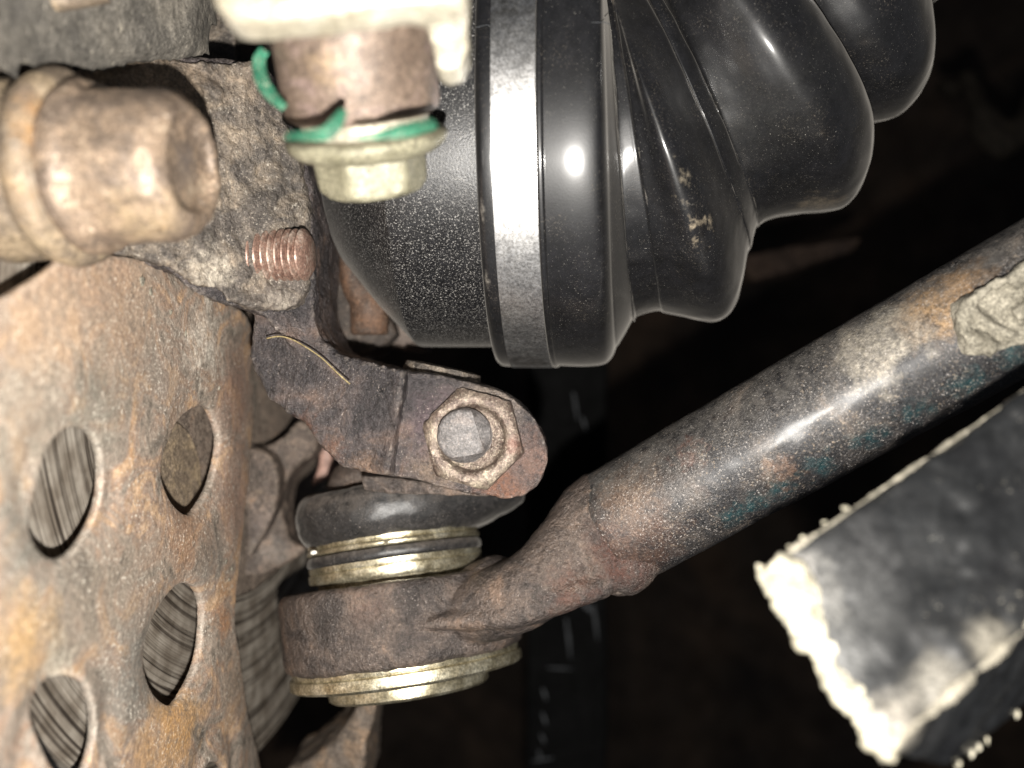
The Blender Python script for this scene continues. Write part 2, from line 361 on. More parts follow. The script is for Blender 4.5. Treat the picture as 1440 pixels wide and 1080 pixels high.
m_flange = M('brown_flange', [(0.3, (.045, .034, .027)), (0.5, (.095, .072, .058)), (0.62, (.165, .122, .095)), (0.75, (.30, .19, .12))], size=5, rough=.6, metal=.15, grain=.7,
             edge=((.4, .32, .25), .6, .015, 14), bump=((1.2, .8), (0.4, .5)), dust=((.5, .43, .35), .5, .6, 6, .5),
             spots=((P(375, 690, 222), 3.5, (.46, .34, .20), .7), (P(385, 780, 220), 6, (.26, .24, .22), .6), (P(372, 740, 216), 6, (.18, .15, .14), .5)))
m_pink = M('pinkish_rust', [(0.3, (.22, .13, .10)), (0.5, (.34, .21, .17)), (0.7, (.42, .28, .22))], size=9, rough=.6, bump=((0.9, .2),))
m_rustlip = M('orange_rust_lip', [(0.3, (.03, .02, .014)), (0.5, (.06, .034, .021)), (0.7, (.13, .068, .038))], size=7, rough=.7, bump=((0.8, .5),), dust=((.45, .36, .28), .5, .6, 5, .5))
m_dkcast = M('dark_grey_casting', [(0.3, (.06, .055, .048)), (0.5, (.11, .10, .085)), (0.7, (.19, .17, .14))], size=12, rough=.75, bump=((1.2, .6), (3, .4)),
             dust=((.42, .38, .32), .6, .60, 8, .52), dust2=((.5, .45, .36), 2.0, .64, 9, .5))
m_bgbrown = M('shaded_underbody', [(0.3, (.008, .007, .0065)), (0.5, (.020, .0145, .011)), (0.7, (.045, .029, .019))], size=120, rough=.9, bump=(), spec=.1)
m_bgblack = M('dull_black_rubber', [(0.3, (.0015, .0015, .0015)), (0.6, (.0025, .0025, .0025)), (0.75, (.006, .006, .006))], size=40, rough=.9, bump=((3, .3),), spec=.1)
m_scuff = M('grey_scuff', [(0.3, (.04, .042, .045)), (0.7, (.08, .085, .09))], size=8, rough=.9, bump=(), spec=.1)
m_straw = M('dry_straw', [(0.3, (.20, .15, .07)), (0.7, (.32, .26, .13))], size=3, rough=.6, bump=())

def m_disc_make():
    """machined brake disc face: circular grooves round the hub axis (object space z = axis)"""
    m = bpy.data.materials.new('scored_disc_face'); m.use_nodes = True; nt = m.node_tree; N = nt.nodes; L = nt.links; b = N['Principled BSDF']
    tc = N.new('ShaderNodeTexCoord'); sx = N.new('ShaderNodeSeparateXYZ'); L.new(tc.outputs['Object'], sx.inputs[0])
    # radius from the hub axis, computed with the axis baked into the nodes
    ax = AX
    dp = N.new('ShaderNodeVectorMath'); dp.operation = 'DOT_PRODUCT'; L.new(tc.outputs['Object'], dp.inputs[0]); dp.inputs[1].default_value = tuple(ax)
    sc_ = N.new('ShaderNodeVectorMath'); sc_.operation = 'SCALE'; sc_.inputs[0].default_value = tuple(ax); L.new(dp.outputs['Value'], sc_.inputs['Scale'])
    sb = N.new('ShaderNodeVectorMath'); sb.operation = 'SUBTRACT'; L.new(tc.outputs['Object'], sb.inputs[0]); L.new(sc_.outputs[0], sb.inputs[1])
    ln = N.new('ShaderNodeVectorMath'); ln.operation = 'LENGTH'; L.new(sb.outputs[0], ln.inputs[0])
    wob = N.new('ShaderNodeTexNoise'); wob.inputs['Scale'].default_value = 30; L.new(tc.outputs['Object'], wob.inputs['Vector'])
    ml = N.new('ShaderNodeMath'); ml.operation = 'MULTIPLY'; L.new(wob.outputs[0], ml.inputs[0]); ml.inputs[1].default_value = 0.05
    def ring(sc, off, low):
        cb = N.new('ShaderNodeCombineXYZ'); mm = N.new('ShaderNodeMath'); mm.operation = 'MULTIPLY'; L.new(ln.outputs['Value'], mm.inputs[0]); mm.inputs[1].default_value = sc
        L.new(mm.outputs[0], cb.inputs[0])
        m2 = N.new('ShaderNodeMath'); m2.operation = 'MULTIPLY'; L.new(ml.outputs[0], m2.inputs[0]); m2.inputs[1].default_value = low
        L.new(m2.outputs[0], cb.inputs[1]); cb.inputs[2].default_value = off
        n = N.new('ShaderNodeTexNoise'); n.inputs['Scale'].default_value = 1; n.inputs['Detail'].default_value = 3; n.inputs['Roughness'].default_value = .75
        L.new(cb.outputs[0], n.inputs['Vector']); return n.outputs[0]
    a = ring(1150, 3.3, 25)
    r = N.new('ShaderNodeValToRGB'); e = r.color_ramp.elements; L.new(a, r.inputs[0])
    while len(e) < 5: e.new(.5)
    for i, (p, c) in enumerate([(.32, (.045, .038, .033)), (.43, (.11, .095, .08)), (.48, (.29, .265, .23)), (.62, (.37, .34, .30)), (.75, (.46, .43, .38))]):
        e[i].position = p; e[i].color = (*c, 1)
    g = N.new('ShaderNodeTexNoise'); g.inputs['Scale'].default_value = 210; g.inputs['Detail'].default_value = 6; L.new(tc.outputs['Object'], g.inputs['Vector'])
    gr = N.new('ShaderNodeValToRGB'); L.new(g.outputs[0], gr.inputs[0]); gr.color_ramp.elements[0].position = .38; gr.color_ramp.elements[0].color = (.62, .57, .52, 1)
    gr.color_ramp.elements[1].position = .65; gr.color_ramp.elements[1].color = (1.15, 1.12, 1.08, 1)
    mx = N.new('ShaderNodeMix'); mx.data_type = 'RGBA'; mx.blend_type = 'MULTIPLY'; mx.inputs[0].default_value = 1
    L.new(r.outputs[0], mx.inputs[6]); L.new(gr.outputs[0], mx.inputs[7]); L.new(mx.outputs[2], b.inputs['Base Color'])
    b.inputs['Roughness'].default_value = .55; b.inputs['Metallic'].default_value = .35
    bn = N.new('ShaderNodeBump'); bn.inputs['Strength'].default_value = .6; bn.inputs['Distance'].default_value = .0006; L.new(a, bn.inputs['Height']); L.new(bn.outputs[0], b.inputs['Normal'])
    return m

# ------------------------------------------------------------------ background (underbody)
bg = B()
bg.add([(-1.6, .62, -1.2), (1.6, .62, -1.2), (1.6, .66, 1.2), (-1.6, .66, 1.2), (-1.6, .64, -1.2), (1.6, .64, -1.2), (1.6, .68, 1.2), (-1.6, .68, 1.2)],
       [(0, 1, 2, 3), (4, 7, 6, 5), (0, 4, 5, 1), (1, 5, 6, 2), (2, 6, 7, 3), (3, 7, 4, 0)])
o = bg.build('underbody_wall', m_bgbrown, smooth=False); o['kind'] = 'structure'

# tyre-like black strip hanging behind the joint, with scuffs
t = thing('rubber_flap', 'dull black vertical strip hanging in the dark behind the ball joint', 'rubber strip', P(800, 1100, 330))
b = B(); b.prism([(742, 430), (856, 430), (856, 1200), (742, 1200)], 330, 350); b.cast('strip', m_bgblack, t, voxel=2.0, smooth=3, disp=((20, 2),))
for x0, y0, x1, y1, w in [(763, 968, 768, 985, 1.0), (762, 1002, 768, 1020, 1.0), (760, 1032, 766, 1046, 1.0), (770, 939, 806, 941, .7), (824, 850, 833, 862, 1.5), (834, 850, 840, 900, 1.2),
                       (817, 846, 826, 858, 1.0), (748, 1070, 778, 1066, .7), (757, 1055, 760, 1070, .8), (806, 552, 812, 590, 1.0), (818, 586, 824, 606, 1.0), (796, 870, 802, 925, 1.2)]:
    s = B(); s.tube([P(x0, y0, 328.9), P((x0+x1)/2+.6, (y0+y1)/2, 328.7), P(x1, y1, 328.9)], [w*.35, w*.6, w*.3], 6); s.build('scuff', m_scuff, t)

# brownish subframe shapes, far and soft
t = thing('subframe_beam', 'faint brown beam in the dark just below the folded boot', 'beam', P(1130, 380, 330))
b = B(); b.prism([(1040, 360), (1110, 345), (1210, 335), (1200, 352), (1140, 375), (1060, 395)], 330, 360)
b.cast('beam', M('rust_beam', [(0.3, (.012, .009, .008)), (0.7, (.035, .024, .018))], size=25, rough=.9, bump=(), spec=.05), t, voxel=1.5, smooth=5, disp=((14, 3),))
t = thing('pipe_bracket', 'blurred brown bracket in the dark right of the folded boot', 'bracket', P(1390, 180, 370))
b = B(); b.sweep(path([(1360, 100, 370, 4, 4), (1375, 150, 370, 5, 5), (1400, 190, 368, 9, 6), (1430, 200, 366, 6, 5), (1460, 130, 366, 5, 5)], 6), 14)
b.sweep(path([(1320, 118, 380, 2, 5), (1345, 126, 378, 4, 5), (1372, 112, 375, 4, 5)], 5), 12)
b.cast('bracket', M('dim_rust', [(0.3, (.006, .005, .004)), (0.6, (.012, .010, .008)), (0.75, (.03, .022, .012))], size=22, rough=.9, bump=(), spec=.05), t, voxel=1.5, smooth=5, disp=((10, 4),))

# ------------------------------------------------------------------ brake disc
DOFF = SH - 8.5
DS = DOFF/-100.4
dc = AX*DOFF*0.001 + (DD*0.2226 + Vector((0, 0, .0084)))*DS
m_disc = m_disc_make()
t = thing('brake_disc', 'grooved grey brake disc behind the rusty perforated shield', 'brake disc', dc)
b = B(); b.lathe(dc, AX, [(0, 63*DS), (0, 107*DS), (-.8, 108*DS), (-18, 108*DS), (-18, 63*DS)], 220, cap=False); o = b.build('friction_ring', m_disc, t, angle=30)
b = B(); b.lathe(dc, AX, [(-.4, 62.9*DS), (-1.2, 60*DS), (-3, 59*DS), (-5, 56*DS), (-6, 50), (-6.5, 20), (-6.5, 2)], 120); b.build('disc_hat', m_flange, t, angle=40)
b = B(); b.lathe(plane_pt(DOFF, 232, 690), AX, [(-8, 15), (-.2, 15), (.5, 14.3), (.6, .1)], 64); b.build('hub_boss', m_boss, t, angle=40)

# ------------------------------------------------------------------ rusty dust shield
def shield_curve(outline, holes, thick):
    cu = bpy.data.curves.new('c', 'CURVE'); cu.dimensions = '2D'; cu.fill_mode = 'BOTH'; cu.extrude = thick/2*0.001
    for pts in [outline] + holes:
        sp = cu.splines.new('POLY'); sp.points.add(len(pts)-1); sp.use_cyclic_u = True
        for i, (x, y) in enumerate(pts): sp.points[i].co = (x, y, 0, 1)
    o = bpy.data.objects.new('c', cu); link(o); dg = bpy.context.evaluated_depsgraph_get(); dg.update()
    me = bpy.data.meshes.new_from_object(o.evaluated_get(dg)); bpy.data.objects.remove(o)
    bm = bmesh.new(); bm.from_mesh(me); bmesh.ops.remove_doubles(bm, verts=bm.verts, dist=1e-6); bm.to_mesh(me); bm.free()
    return me
S2 = lambda pts: [to_uz(plane_pt(SH, x, y)) for x, y in pts]
out_px = path([(-130, 520), (-60, 455), (0, 418), (55, 385), (102, 351), (150, 357), (205, 368), (240, 384), (262, 402), (300, 420), (345, 440), (368, 470), (383, 505), (380, 560), (367, 640), (349, 740), (334, 830), (331, 880), (338, 920), (350, 985), (367, 1030), (384, 1068), (400, 1110), (412, 1200), (300, 1260), (-130, 1300)], 5)
holes_px = [loop(h, 8) for h in (
    [(108, 600), (133, 612), (143, 650), (138, 715), (110, 768), (76, 786), (50, 765), (43, 720), (58, 650), (82, 612)],
    [(285, 570), (300, 585), (310, 622), (303, 670), (285, 705), (264, 724), (240, 705), (225, 662), (236, 620), (255, 585)],
    [(262, 820), (278, 832), (285, 868), (276, 930), (256, 972), (235, 992), (212, 970), (202, 925), (214, 870), (240, 830)],
    [(95, 950), (118, 968), (128, 1020), (125, 1066), (108, 1096), (82, 1100), (54, 1052), (42, 990), (62, 958)],
    [(296, 1071), (310, 1080), (316, 1110), (290, 1140), (276, 1110), (284, 1078)])]
me = shield_curve(S2(out_px), [S2(h) for h in holes_px], 1.8)
holes_c = [tuple(sum(c)/len(h) for c in zip(*S2(h))) for h in holes_px]
me = evaluate(me, voxel=0.55, smooth=2)
uR = to_uz(plane_pt(SH, 335, 600))[0]
for v in me.vertices:
    u, z, w = v.co
    d = 0.0
    if u > uR-.012: d -= ((u-uR+.012)*1000)**2*0.004             # right rim rolls away
    d += 1.5*noise.noise(Vector((u*22, z*22, 3))) + .35*noise.noise(Vector((u*90, z*90, 1)))
    for cu_, cz_ in holes_c:                                     # pressed lip round each hole
        r = math.hypot(u-cu_, (z-cz_))*1000
        d += -0.9*math.exp(-((r-10.5)/3.0)**2)
    v.co = AX*(SH*0.001 + w + d*0.001) + DD*u + Vector((0, 0, z))
sh = thing('brake_dust_shield', 'rusty tan and grey sheet metal shield with oval holes at the left', 'dust shield', plane_pt(SH, 200, 1000))
finish('shield_plate', me, m_shield, sh)
# rust scale flakes and chalky crust lines proud of the sheet
for i, (x, y, r) in enumerate([(262, 468, 1.3), (275, 480, 1.0), (286, 462, .9), (270, 500, 1.1), (290, 498, .8), (296, 520, .9), (282, 540, .7), (258, 512, .8), (240, 440, 1.0), (252, 455, .8), (308, 545, .6),
                               (200, 395, 1.0), (212, 410, .8), (196, 520, .6), (203, 485, .5), (318, 790, .5), (326, 800, .5), (322, 815, .4)]):
    s = B(); s.blob(plane_pt(SH+.9, x, y), r, (.35, 1, 1), .5, .6, 2, i); s.build('crust_flake', m_clay, sh)

# ------------------------------------------------------------------ flange and caliper carrier parts behind
t = thing('hub_flange', 'brown curved hub flange between the dust shield and ball joint boot', 'hub flange', P(380, 800, 232))
b = B(); b.prism(loop([(330, 640), (368, 628), (384, 622), (402, 610), (420, 592), (446, 606), (446, 625), (436, 645), (416, 658), (404, 675), (399, 700), (400, 735), (410, 762), (430, 772), (405, 792), (380, 806), (347, 813), (320, 800)], 4), lambda x, y: 222 + max(0, x-340)*.05, lambda x, y: 240)
b.cast('flange', m_flange, t, voxel=.8, smooth=8, disp=((5, 1.2), (1.2, .4)))
b = B(); b.prism(loop([(345, 640), (366, 633), (384, 645), (391, 670), (389, 705), (380, 735), (362, 765), (345, 780)], 4), 218, 228); b.cast('raised_boss', m_flange, t, voxel=.8, smooth=10, disp=((4, .9),))
b = B(); b.prism(loop([(446, 618), (462, 620), (467, 645), (464, 668), (437, 684), (444, 665), (448, 645)], 4), 238, 246); b.cast('inner_band', m_pink, t, voxel=.8, smooth=4)
b = B(); b.prism(loop([(462, 640), (500, 655), (505, 690), (470, 690), (450, 690), (462, 668)], 3), 245, 255); b.cast('inner_web', m_dkcast, t, voxel=1, smooth=4)

t = thing('caliper_carrier', 'brown forked bracket foot rising from the bottom edge under the ball joint', 'bracket', P(450, 1090, 230))
b = B(); b.prism(path([(386, 1140), (400, 1090), (420, 1078), (448, 1058), (476, 1030), (494, 1010), (502, 990), (506, 960), (545, 955), (532, 985), (524, 1020), (516, 1045), (512, 1090), (510, 1130)], 4), lambda x, y: 222-(x-380)*.03, 246)
b.cast('bracket_foot', M('brown_bracket', [(0.3, (.06, .048, .04)), (0.5, (.12, .095, .075)), (0.7, (.24, .16, .10))], size=7, rough=.6, metal=.2, bump=((0.8, .6),), dust=((.5, .42, .33), .5, .6, 6, .5)), t, voxel=.8, smooth=6, disp=((6, 1.5), (1.5, .5)))

# casting behind the cv joint + rusty lip
t = thing('hub_carrier', 'dark hub carrier wall with an orange rusted lip beside the black joint', 'hub carrier', P(480, 470, 215))
b = B(); b.prism([(400, 100), (520, 100), (505, 250), (500, 330), (520, 400), (545, 440), (560, 470), (520, 500), (480, 500), (400, 480)], 212, 232)
b.cast('carrier_wall', M('dark_brown_casting', [(0.3, (.022, .017, .014)), (0.5, (.045, .034, .027)), (0.7, (.09, .065, .048))], size=6, rough=.7, bump=((1.0, .6), (.4, .5)), dust=((.4, .34, .28), .45, .61, 6, .5)), t, voxel=.9, smooth=6, disp=((5, 1.4), (1.2, .5)))
b = B(); b.sweep(path([(468, 200, 209, 1.2, 3), (472, 280, 208, 1.3, 3), (482, 345, 208, 1.8, 3), (498, 395, 208, 3.2, 3.5), (518, 430, 209, 4.6, 4), (520, 470, 210, 4.6, 4)], 6), 16)
b.cast('rusted_lip', m_rustlip, t, voxel=.7, smooth=4, disp=((3, .8), (1, .4)))
b = B(); b.prism([(505, 490), (530, 455), (552, 438), (600, 470), (600, 492), (570, 492), (535, 484)], 222, 238); b.cast('outer_web', M('dusty_brown_web', [(0.3, (.05, .038, .032)), (0.5, (.10, .076, .062)), (0.7, (.18, .14, .115))], size=6, rough=.7, bump=((1.0, .5),)), t, voxel=.8, smooth=5, disp=((4, 1),))

# dark casting at the top left
t = thing('strut_casting', 'dark grey dusty casting across the top left corner', 'casting', P(120, 60, 185))
b = B(); b.prism([(-80, -80), (60, -80), (180, -80), (284, -80), (278, -10), (266, 50), (240, 62), (160, 66), (80, 74), (0, 84), (-80, 90)], lambda x, y: 112 + (x+80)*.14, lambda x, y: 124 + (x+80)*.14)
b.cast('casting_body', m_dkcast, t, voxel=.8, smooth=12, disp=((9, .9), (2, .25)))
b = B(); b.prism([(262, -40), (330, -40), (330, 120), (255, 120)], 196, 214); b.cast('rear_web', m_lug, t, voxel=.9, smooth=6, disp=((5, 1.2),))
t2 = tag(B().sweep([(-60, 15, 130, 1.6, 2), (60, 4, 132, 1.6, 2), (150, -12, 134, 1.6, 2)], 12).build('brake_line', m_boss, loc=P(60, 4, 132)), 'blurred tan pipe grazing the very top left of the frame', 'pipe')

# ------------------------------------------------------------------ steering knuckle
kn = thing('steering_knuckle', 'dark pitted cast iron knuckle arm reaching to the hex nut in the middle', 'steering knuckle', P(560, 700, 190))
b = B()
up_d = lambda x, y: 150 + max(0, (x-100))*0.085
b.prism([(96, 84), (130, 76), (240, 76), (370, 86), (392, 140), (425, 190), (438, 250), (446, 330), (441, 400), (446, 455), (470, 492), (440, 520), (372, 445), (350, 436), (300, 424), (262, 404), (232, 378), (150, 362), (96, 352)], up_d, 205)
b.prism([(372, 300), (440, 300), (441, 440), (452, 478), (476, 498), (530, 512), (572, 522), (562, 580), (551, 671), (505, 664), (480, 656), (456, 634), (425, 594), (375, 560), (350, 500)], lambda x, y: 180-(x-370)*.036, 203)
pad = lambda x, y: 172 + 7.5*max(0, min(1, (552-x)/62))**1.2
ol = [(440, 470), (478, 497), (520, 510), (566, 520), (563, 560), (556, 600), (550, 640), (546, 668), (500, 660), (470, 646), (440, 610), (420, 560)]
b.prism(ol, lambda x, y: pad(x, y), 190)
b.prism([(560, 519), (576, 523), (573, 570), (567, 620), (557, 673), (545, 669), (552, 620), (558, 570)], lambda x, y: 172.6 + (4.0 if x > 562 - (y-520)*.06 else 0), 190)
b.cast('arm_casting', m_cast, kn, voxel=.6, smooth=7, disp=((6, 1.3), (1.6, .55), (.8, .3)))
b = B()
b.prism(path([(548, 521), (600, 525), (655, 536), (700, 548), (735, 570), (760, 602), (771, 638), (765, 670), (745, 692), (715, 701), (684, 698), (645, 692), (585, 676), (540, 668)], 5), 175.5, 198)
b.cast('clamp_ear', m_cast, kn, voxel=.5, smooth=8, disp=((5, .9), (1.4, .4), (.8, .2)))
b = B()
b.prism([(505, 668), (560, 672), (690, 694), (690, 699), (640, 697), (540, 695), (512, 690)], 188, 203); b.cast('ear_underside', m_socket, kn, voxel=.6, smooth=4, disp=((3, .6),))
b = B(); b.lathe(P(622, 526, 190), (.21, .0, .97), [(-3, 8.5), (0, 8.4), (1.3, 8), (1.6, 6), (1.7, 0.1)], 48); b.build('pinch_washer', m_lug, kn, disp=((2, .4),), angle=50)

# dusty lug skin: the bright upper body as a separate casting in front
b = B()
b.prism([(100, 90), (132, 80), (240, 80), (366, 90), (388, 142), (415, 192), (428, 250), (436, 320), (432, 400), (420, 425), (400, 438), (372, 432), (350, 432), (318, 424), (305, 405), (262, 396), (238, 372), (150, 356), (100, 346)], lambda x, y: up_d(x, y)-2.2, lambda x, y: up_d(x, y)+8)
b.cast('upper_lug', m_lug, kn, voxel=.5, smooth=7, disp=((7, 2.4), (2.2, 1.3), (1.0, .6)))

# boss, washer and the big bolt at the upper left, all along the axle direction
bc = P(268, 232, 134)
ms = thing('caliper_boss', 'blurred tan cylindrical boss running off the left edge with its collar', 'boss', bc - AX*0.03)
b = B(); b.lathe(bc, AX, [(-80, 14.5), (-30, 14.2), (-25, 14.0), (-21, 13.2), (-19.5, 12.5)], 72); b.build('boss_barrel', m_boss, ms, sub=1, disp=((9, 1.6), (2.5, .6)))
b = B(); b.lathe(bc, AX, [(-22, 13.0), (-21, 14.6), (-19.5, 15.0), (-18, 14.6), (-17, 13.6), (-16.6, 9)], 72); b.build('collar', m_boss, ms, disp=((5, .8),), angle=60)
def hexr(k, ph=0.0, soft=1.0):
    def f(h, r, t):
        a = (t + ph) % (math.pi/3) - math.pi/6
        hx = k/ math.cos(a)
        return (min(r, hx), h)
    return f
b = B(); b.lathe(bc, AX, [(-17.2, 12.6), (-15.5, 13.2), (-14.2, 12.8), (-13.0, 11.9), (-8, 11.8), (-3.5, 11.4), (-1.6, 10.8), (-.4, 9.8), (.4, 8.8), (.6, 8.0), (.4, 7.3), (-.2, 6.9), (-.6, 6.4), (-.8, 4), (-.7, .1)], 96,
                 rmod=lambda h, r, t: (hexr(11.3, .25)(h, r, t) if (-13.2 < h < .2 and r > 10) else (r, h)))
bolt = b.build('mounting_bolt', m_boltrust, ms, sub=1, disp=((4, .8), (1.5, .25)))
# threaded stud below the lug
sc0 = P(431, 358, 172)
prof = [(-16, 4.6)]
for i in range(11): prof += [(-15 + i*1.38, 3.95), (-15 + i*1.38 + .3, 4.15), (-15 + i*1.38 + .7, 5.05), (-15 + i*1.38 + 1.0, 4.95)]
prof += [(.2, 4.3), (.7, 3.6), (.8, .1)]
b = B(); b.lathe(sc0, AX, prof, 60); b.build('threaded_stud', m_thread, kn, disp=((1.5, .2),), angle=35)

# hex nut and stud end on the ear
NA = Vector((-.10, -.985, .07)).normalized()
nc = P(669, 617, 177.6)
# the outline angle of the hexagon: a vertex points up and slightly right
b = B()
def nutmod(h, r, t):
    if r > 9.3:
        a = (t + math.radians(-15)) % (math.pi/3) - math.pi/6
        return (min(r, 9.0/math.cos(a)), h)
    return (r, h)
b.lathe(nc, NA, [(-4, 10.4), (3.2, 10.4), (4.2, 10.1), (4.9, 9.4), (5.5, 8.4), (5.6, 7.2), (5.3, 6.6), (4.6, 6.3), (3.9, 6.0), (3.6, 5.4), (3.5, .1)], 120, rmod=nutmod)
nut = b.build('hex_nut', m_nut, kn, disp=((2.2, .45), (.8, .12)), angle=40)
sc1 = P(652, 612, 171.6)
def studmod(h, r, t):
    x = r*math.sin(t); y = r*math.cos(t)
    # a flat broken away on the right side and lower edge
    s = -math.sin(t)
    if r > 3 and h > 1.0:
        lim = 3.1
        c = math.cos(t + math.radians(72))
        if c > 0: r = min(r, lim/c) if c > .62 else r
        c2 = math.cos(t + math.radians(170))
        if c2 > .8: r = min(r, 4.0/c2)
    return (r, h)
prof = [(-6, 5.1)]
for i in range(5): prof += [(-5.5 + i*1.05, 4.9), (-5 + i*1.05, 5.35)]
prof += [(-.1, 5.2), (1.2, 5.0), (1.7, 4.75), (1.9, 4.3), (1.85, .1)]
b = B(); b.lathe(sc1, NA, prof, 90, rmod=studmod); b.build('stud_end', m_stud, nut, disp=((1.4, .3),), angle=45)

# straw across the casting
st = [(375, 476, 175.5), (392, 473, 174.2), (410, 477, 173.6), (430, 488, 172.6), (452, 503, 171.5), (474, 524, 170.4), (492, 540, 169.6)]
tag(B().tube([P(*q) for q in path(st, 6)], .15, 8).build('straw', m_straw, loc=P(430, 488, 172.6)), 'thin curved yellow straw lying across the dark cast arm', 'straw')

# ------------------------------------------------------------------ upper bracket, sleeve and flange bolt
BA = Vector((-.075, -.42, .90)).normalized()       # pointing up, towards the lens
c0 = P(500, 76, 137)                                # mid sleeve
ub = thing('upper_bracket', 'overexposed pale metal bracket at the top with sleeve and flange bolt', 'bracket', c0)
b = B(); b.lathe(c0, BA, [(-9.2, 10.9), (-8.6, 11.9), (-7.8, 12.3), (8.8, 12.4), (9.8, 12.2), (10.4, 11.6), (18, 11.4), (18, 2)], 96); sl = b.build('sleeve', m_sleeve, ub, disp=((5, .35), (1.2, .12)), angle=40)
b = B(); b.lathe(c0, BA, [(-11.6, 10.2), (-9.0, 10.2), (-8.8, 9)], 72); b.build('neck_collar', m_bracket, ub, disp=((2.5, .4),))
b = B(); b.lathe(c0, BA, [(-15.4, 9.0), (-14.9, 11.0), (-13.9, 12.4), (-12.7, 13.0), (-11.9, 12.7), (-11.6, 11.5), (-11.5, 8)], 96); fb = b.build('bolt_flange', m_zinc, ub, disp=((3, .5),), angle=60)
def hx2(h, r, t):
    a = (t + math.radians(6)) % (math.pi/3) - math.pi/6
    return (min(r, 7.9/math.cos(a)), h)
b = B(); b.lathe(c0, BA, [(-21.4, .1), (-21.4, 6.8), (-21, 7.8), (-20.3, 8.6), (-19.5, 8.9), (-14, 9.1)], 120, rmod=hx2); b.build('hex_head', m_zinc, fb, disp=((2.5, .3),), angle=25)
b = B()
b.prism([(286, -110), (293, -12), (303, 14), (325, 26), (420, 20), (520, 8), (604, 2), (655, -6), (660, -110)], lambda x, y: 104, lambda x, y: 112)
b.cast('bracket_plate', m_bracket, ub, voxel=.6, smooth=8, disp=((6, 1.0), (1.5, .3)))
b = B(); b.prism([(570, -50), (585, 0), (598, 30), (607, 60), (613, 92), (628, 98), (646, 92), (657, 70), (658, -50)], 119, 126)
b.cast('bracket_tab', m_bracket, ub, voxel=.4, smooth=4, disp=((4, .8),))
# green paint marks, each a thin skin on the metal
def skin(c, axis, r, h0, h1, a0, a1, thick, seed, name, parent):
    a = axis; u = Vector((0, 0, 1)); 
    f = Vector((0, -1, 0)); f = (f - a*f.dot(a)).normalized(); s = f.cross(a)       # f faces the lens
    n = 26; vin = []; vout = []
    for i in range(n+1):
        k = i/n; an = math.radians(a0 + (a1-a0)*k)
        e = math.sin(math.pi*min(1, max(0, k)))**.35
        for q in range(5):
            j = q/4
            hh = h0 + (h1-h0)*(.5 + (j-.5)*e*(1+.45*noise.noise(Vector((k*5, seed, j)))) ) + .8*noise.noise(Vector((k*4, seed+9, 0)))
            edge = 0 if q in (0, 4) or i in (0, n) else thick
            d = f*math.cos(an) + s*math.sin(an)
            vout.append(c + a*hh*.001 + d*(r+.05+edge)*.001)
    fs = []
    for i in range(n):
        for q in range(4): fs.append((i*5+q, i*5+q+1, (i+1)*5+q+1, (i+1)*5+q))
    m = len(vout); vin = [p - (p-(c+a*((p-c).dot(a)))).normalized()*.0004 for p in vout]
    fs2 = [tuple(x+m for x in reversed(f_)) for f_ in fs]
    rim = [i*5 for i in range(n+1)] + [n*5+q for q in range(1, 5)] + [i*5+4 for i in range(n-1, -1, -1)] + [q for q in (3, 2, 1)]
    for i in range(len(rim)):
        x, y = rim[i], rim[(i+1) % len(rim)]; fs2.append((x, y, y+m, x+m))
    return B().add(vout+vin, fs+fs2).build(name, m_green, parent)
P_ = ub
skin(c0, BA, 11.5, 10.2, 11.3, -40, 40, .25, 2, 'green_paint_line', sl)
# strips of green lying on the flange ledge and curling up
def strip(pts, ws, name, parent):
    b = B(); st_ = path([(x, y, d, w, w*.45) for (x, y, d), w in zip(pts, ws)], 6); b.sweep([(q[0], q[1], q[2]+.5, q[3]*.85, q[4]*.5) for q in st_], 14); return b.build(name, m_green, parent, disp=((1.5, .3),))
strip([(372, 70, 131), (364, 85, 131), (367, 110, 130), (380, 132, 129), (400, 152, 128)], [1.0, 1.15, 1.2, 1.1, .7], 'green_paint_curl', sl)
strip([(402, 190, 123.5), (415, 191, 121.5), (440, 190, 119.5), (462, 185, 118.5), (474, 170, 118.6), (484, 154, 119.5)], [.9, .8, 1.0, 1.3, 1.1, .7], 'green_paint_smear', fb)
strip([(500, 192, 118.2), (530, 191, 118), (560, 185, 118.6), (585, 180, 120), (612, 172, 123)], [.35, .5, 1.1, 1.2, 1.0], 'green_paint_smear', fb)

# ------------------------------------------------------------------ driveshaft joint and folded rubber boot
cv = thing('drive_shaft_joint', 'black driveshaft joint with ribbed rubber boot and bright steel clamp', 'driveshaft', P(720, 205, 205))
AC = Vector((math.cos(math.radians(3.2)), -math.sin(math.radians(3.2)), 0))
CC = P(720, 205, 205)
b = B(); b.lathe(CC, AC, [(-46, 8), (-43.5, 12), (-41.2, 17.5), (-38.8, 26), (-38.0, 27.6), (-30.4, 36.9), (-29.6, 37.8), (-22.2, 45.5), (-21.5, 46.1), (-20.8, 46.25), (-14, 46.3), (-2, 46.3)], 200)
b.build('joint_housing', m_race, cv, angle=18)
def yaw_at(bx):
    ks = [(690, -3.5), (775, -6), (865, -7.5), (893, -9.0), (1064, -13), (1200, -14), (2000, -14)]
    for (x0, a0), (x1, a1) in zip(ks, ks[1:]):
        if bx < x1: return math.radians(a0 + (a1-a0)*max(0, (bx-x0))/(x1-x0))
    return math.radians(-14)
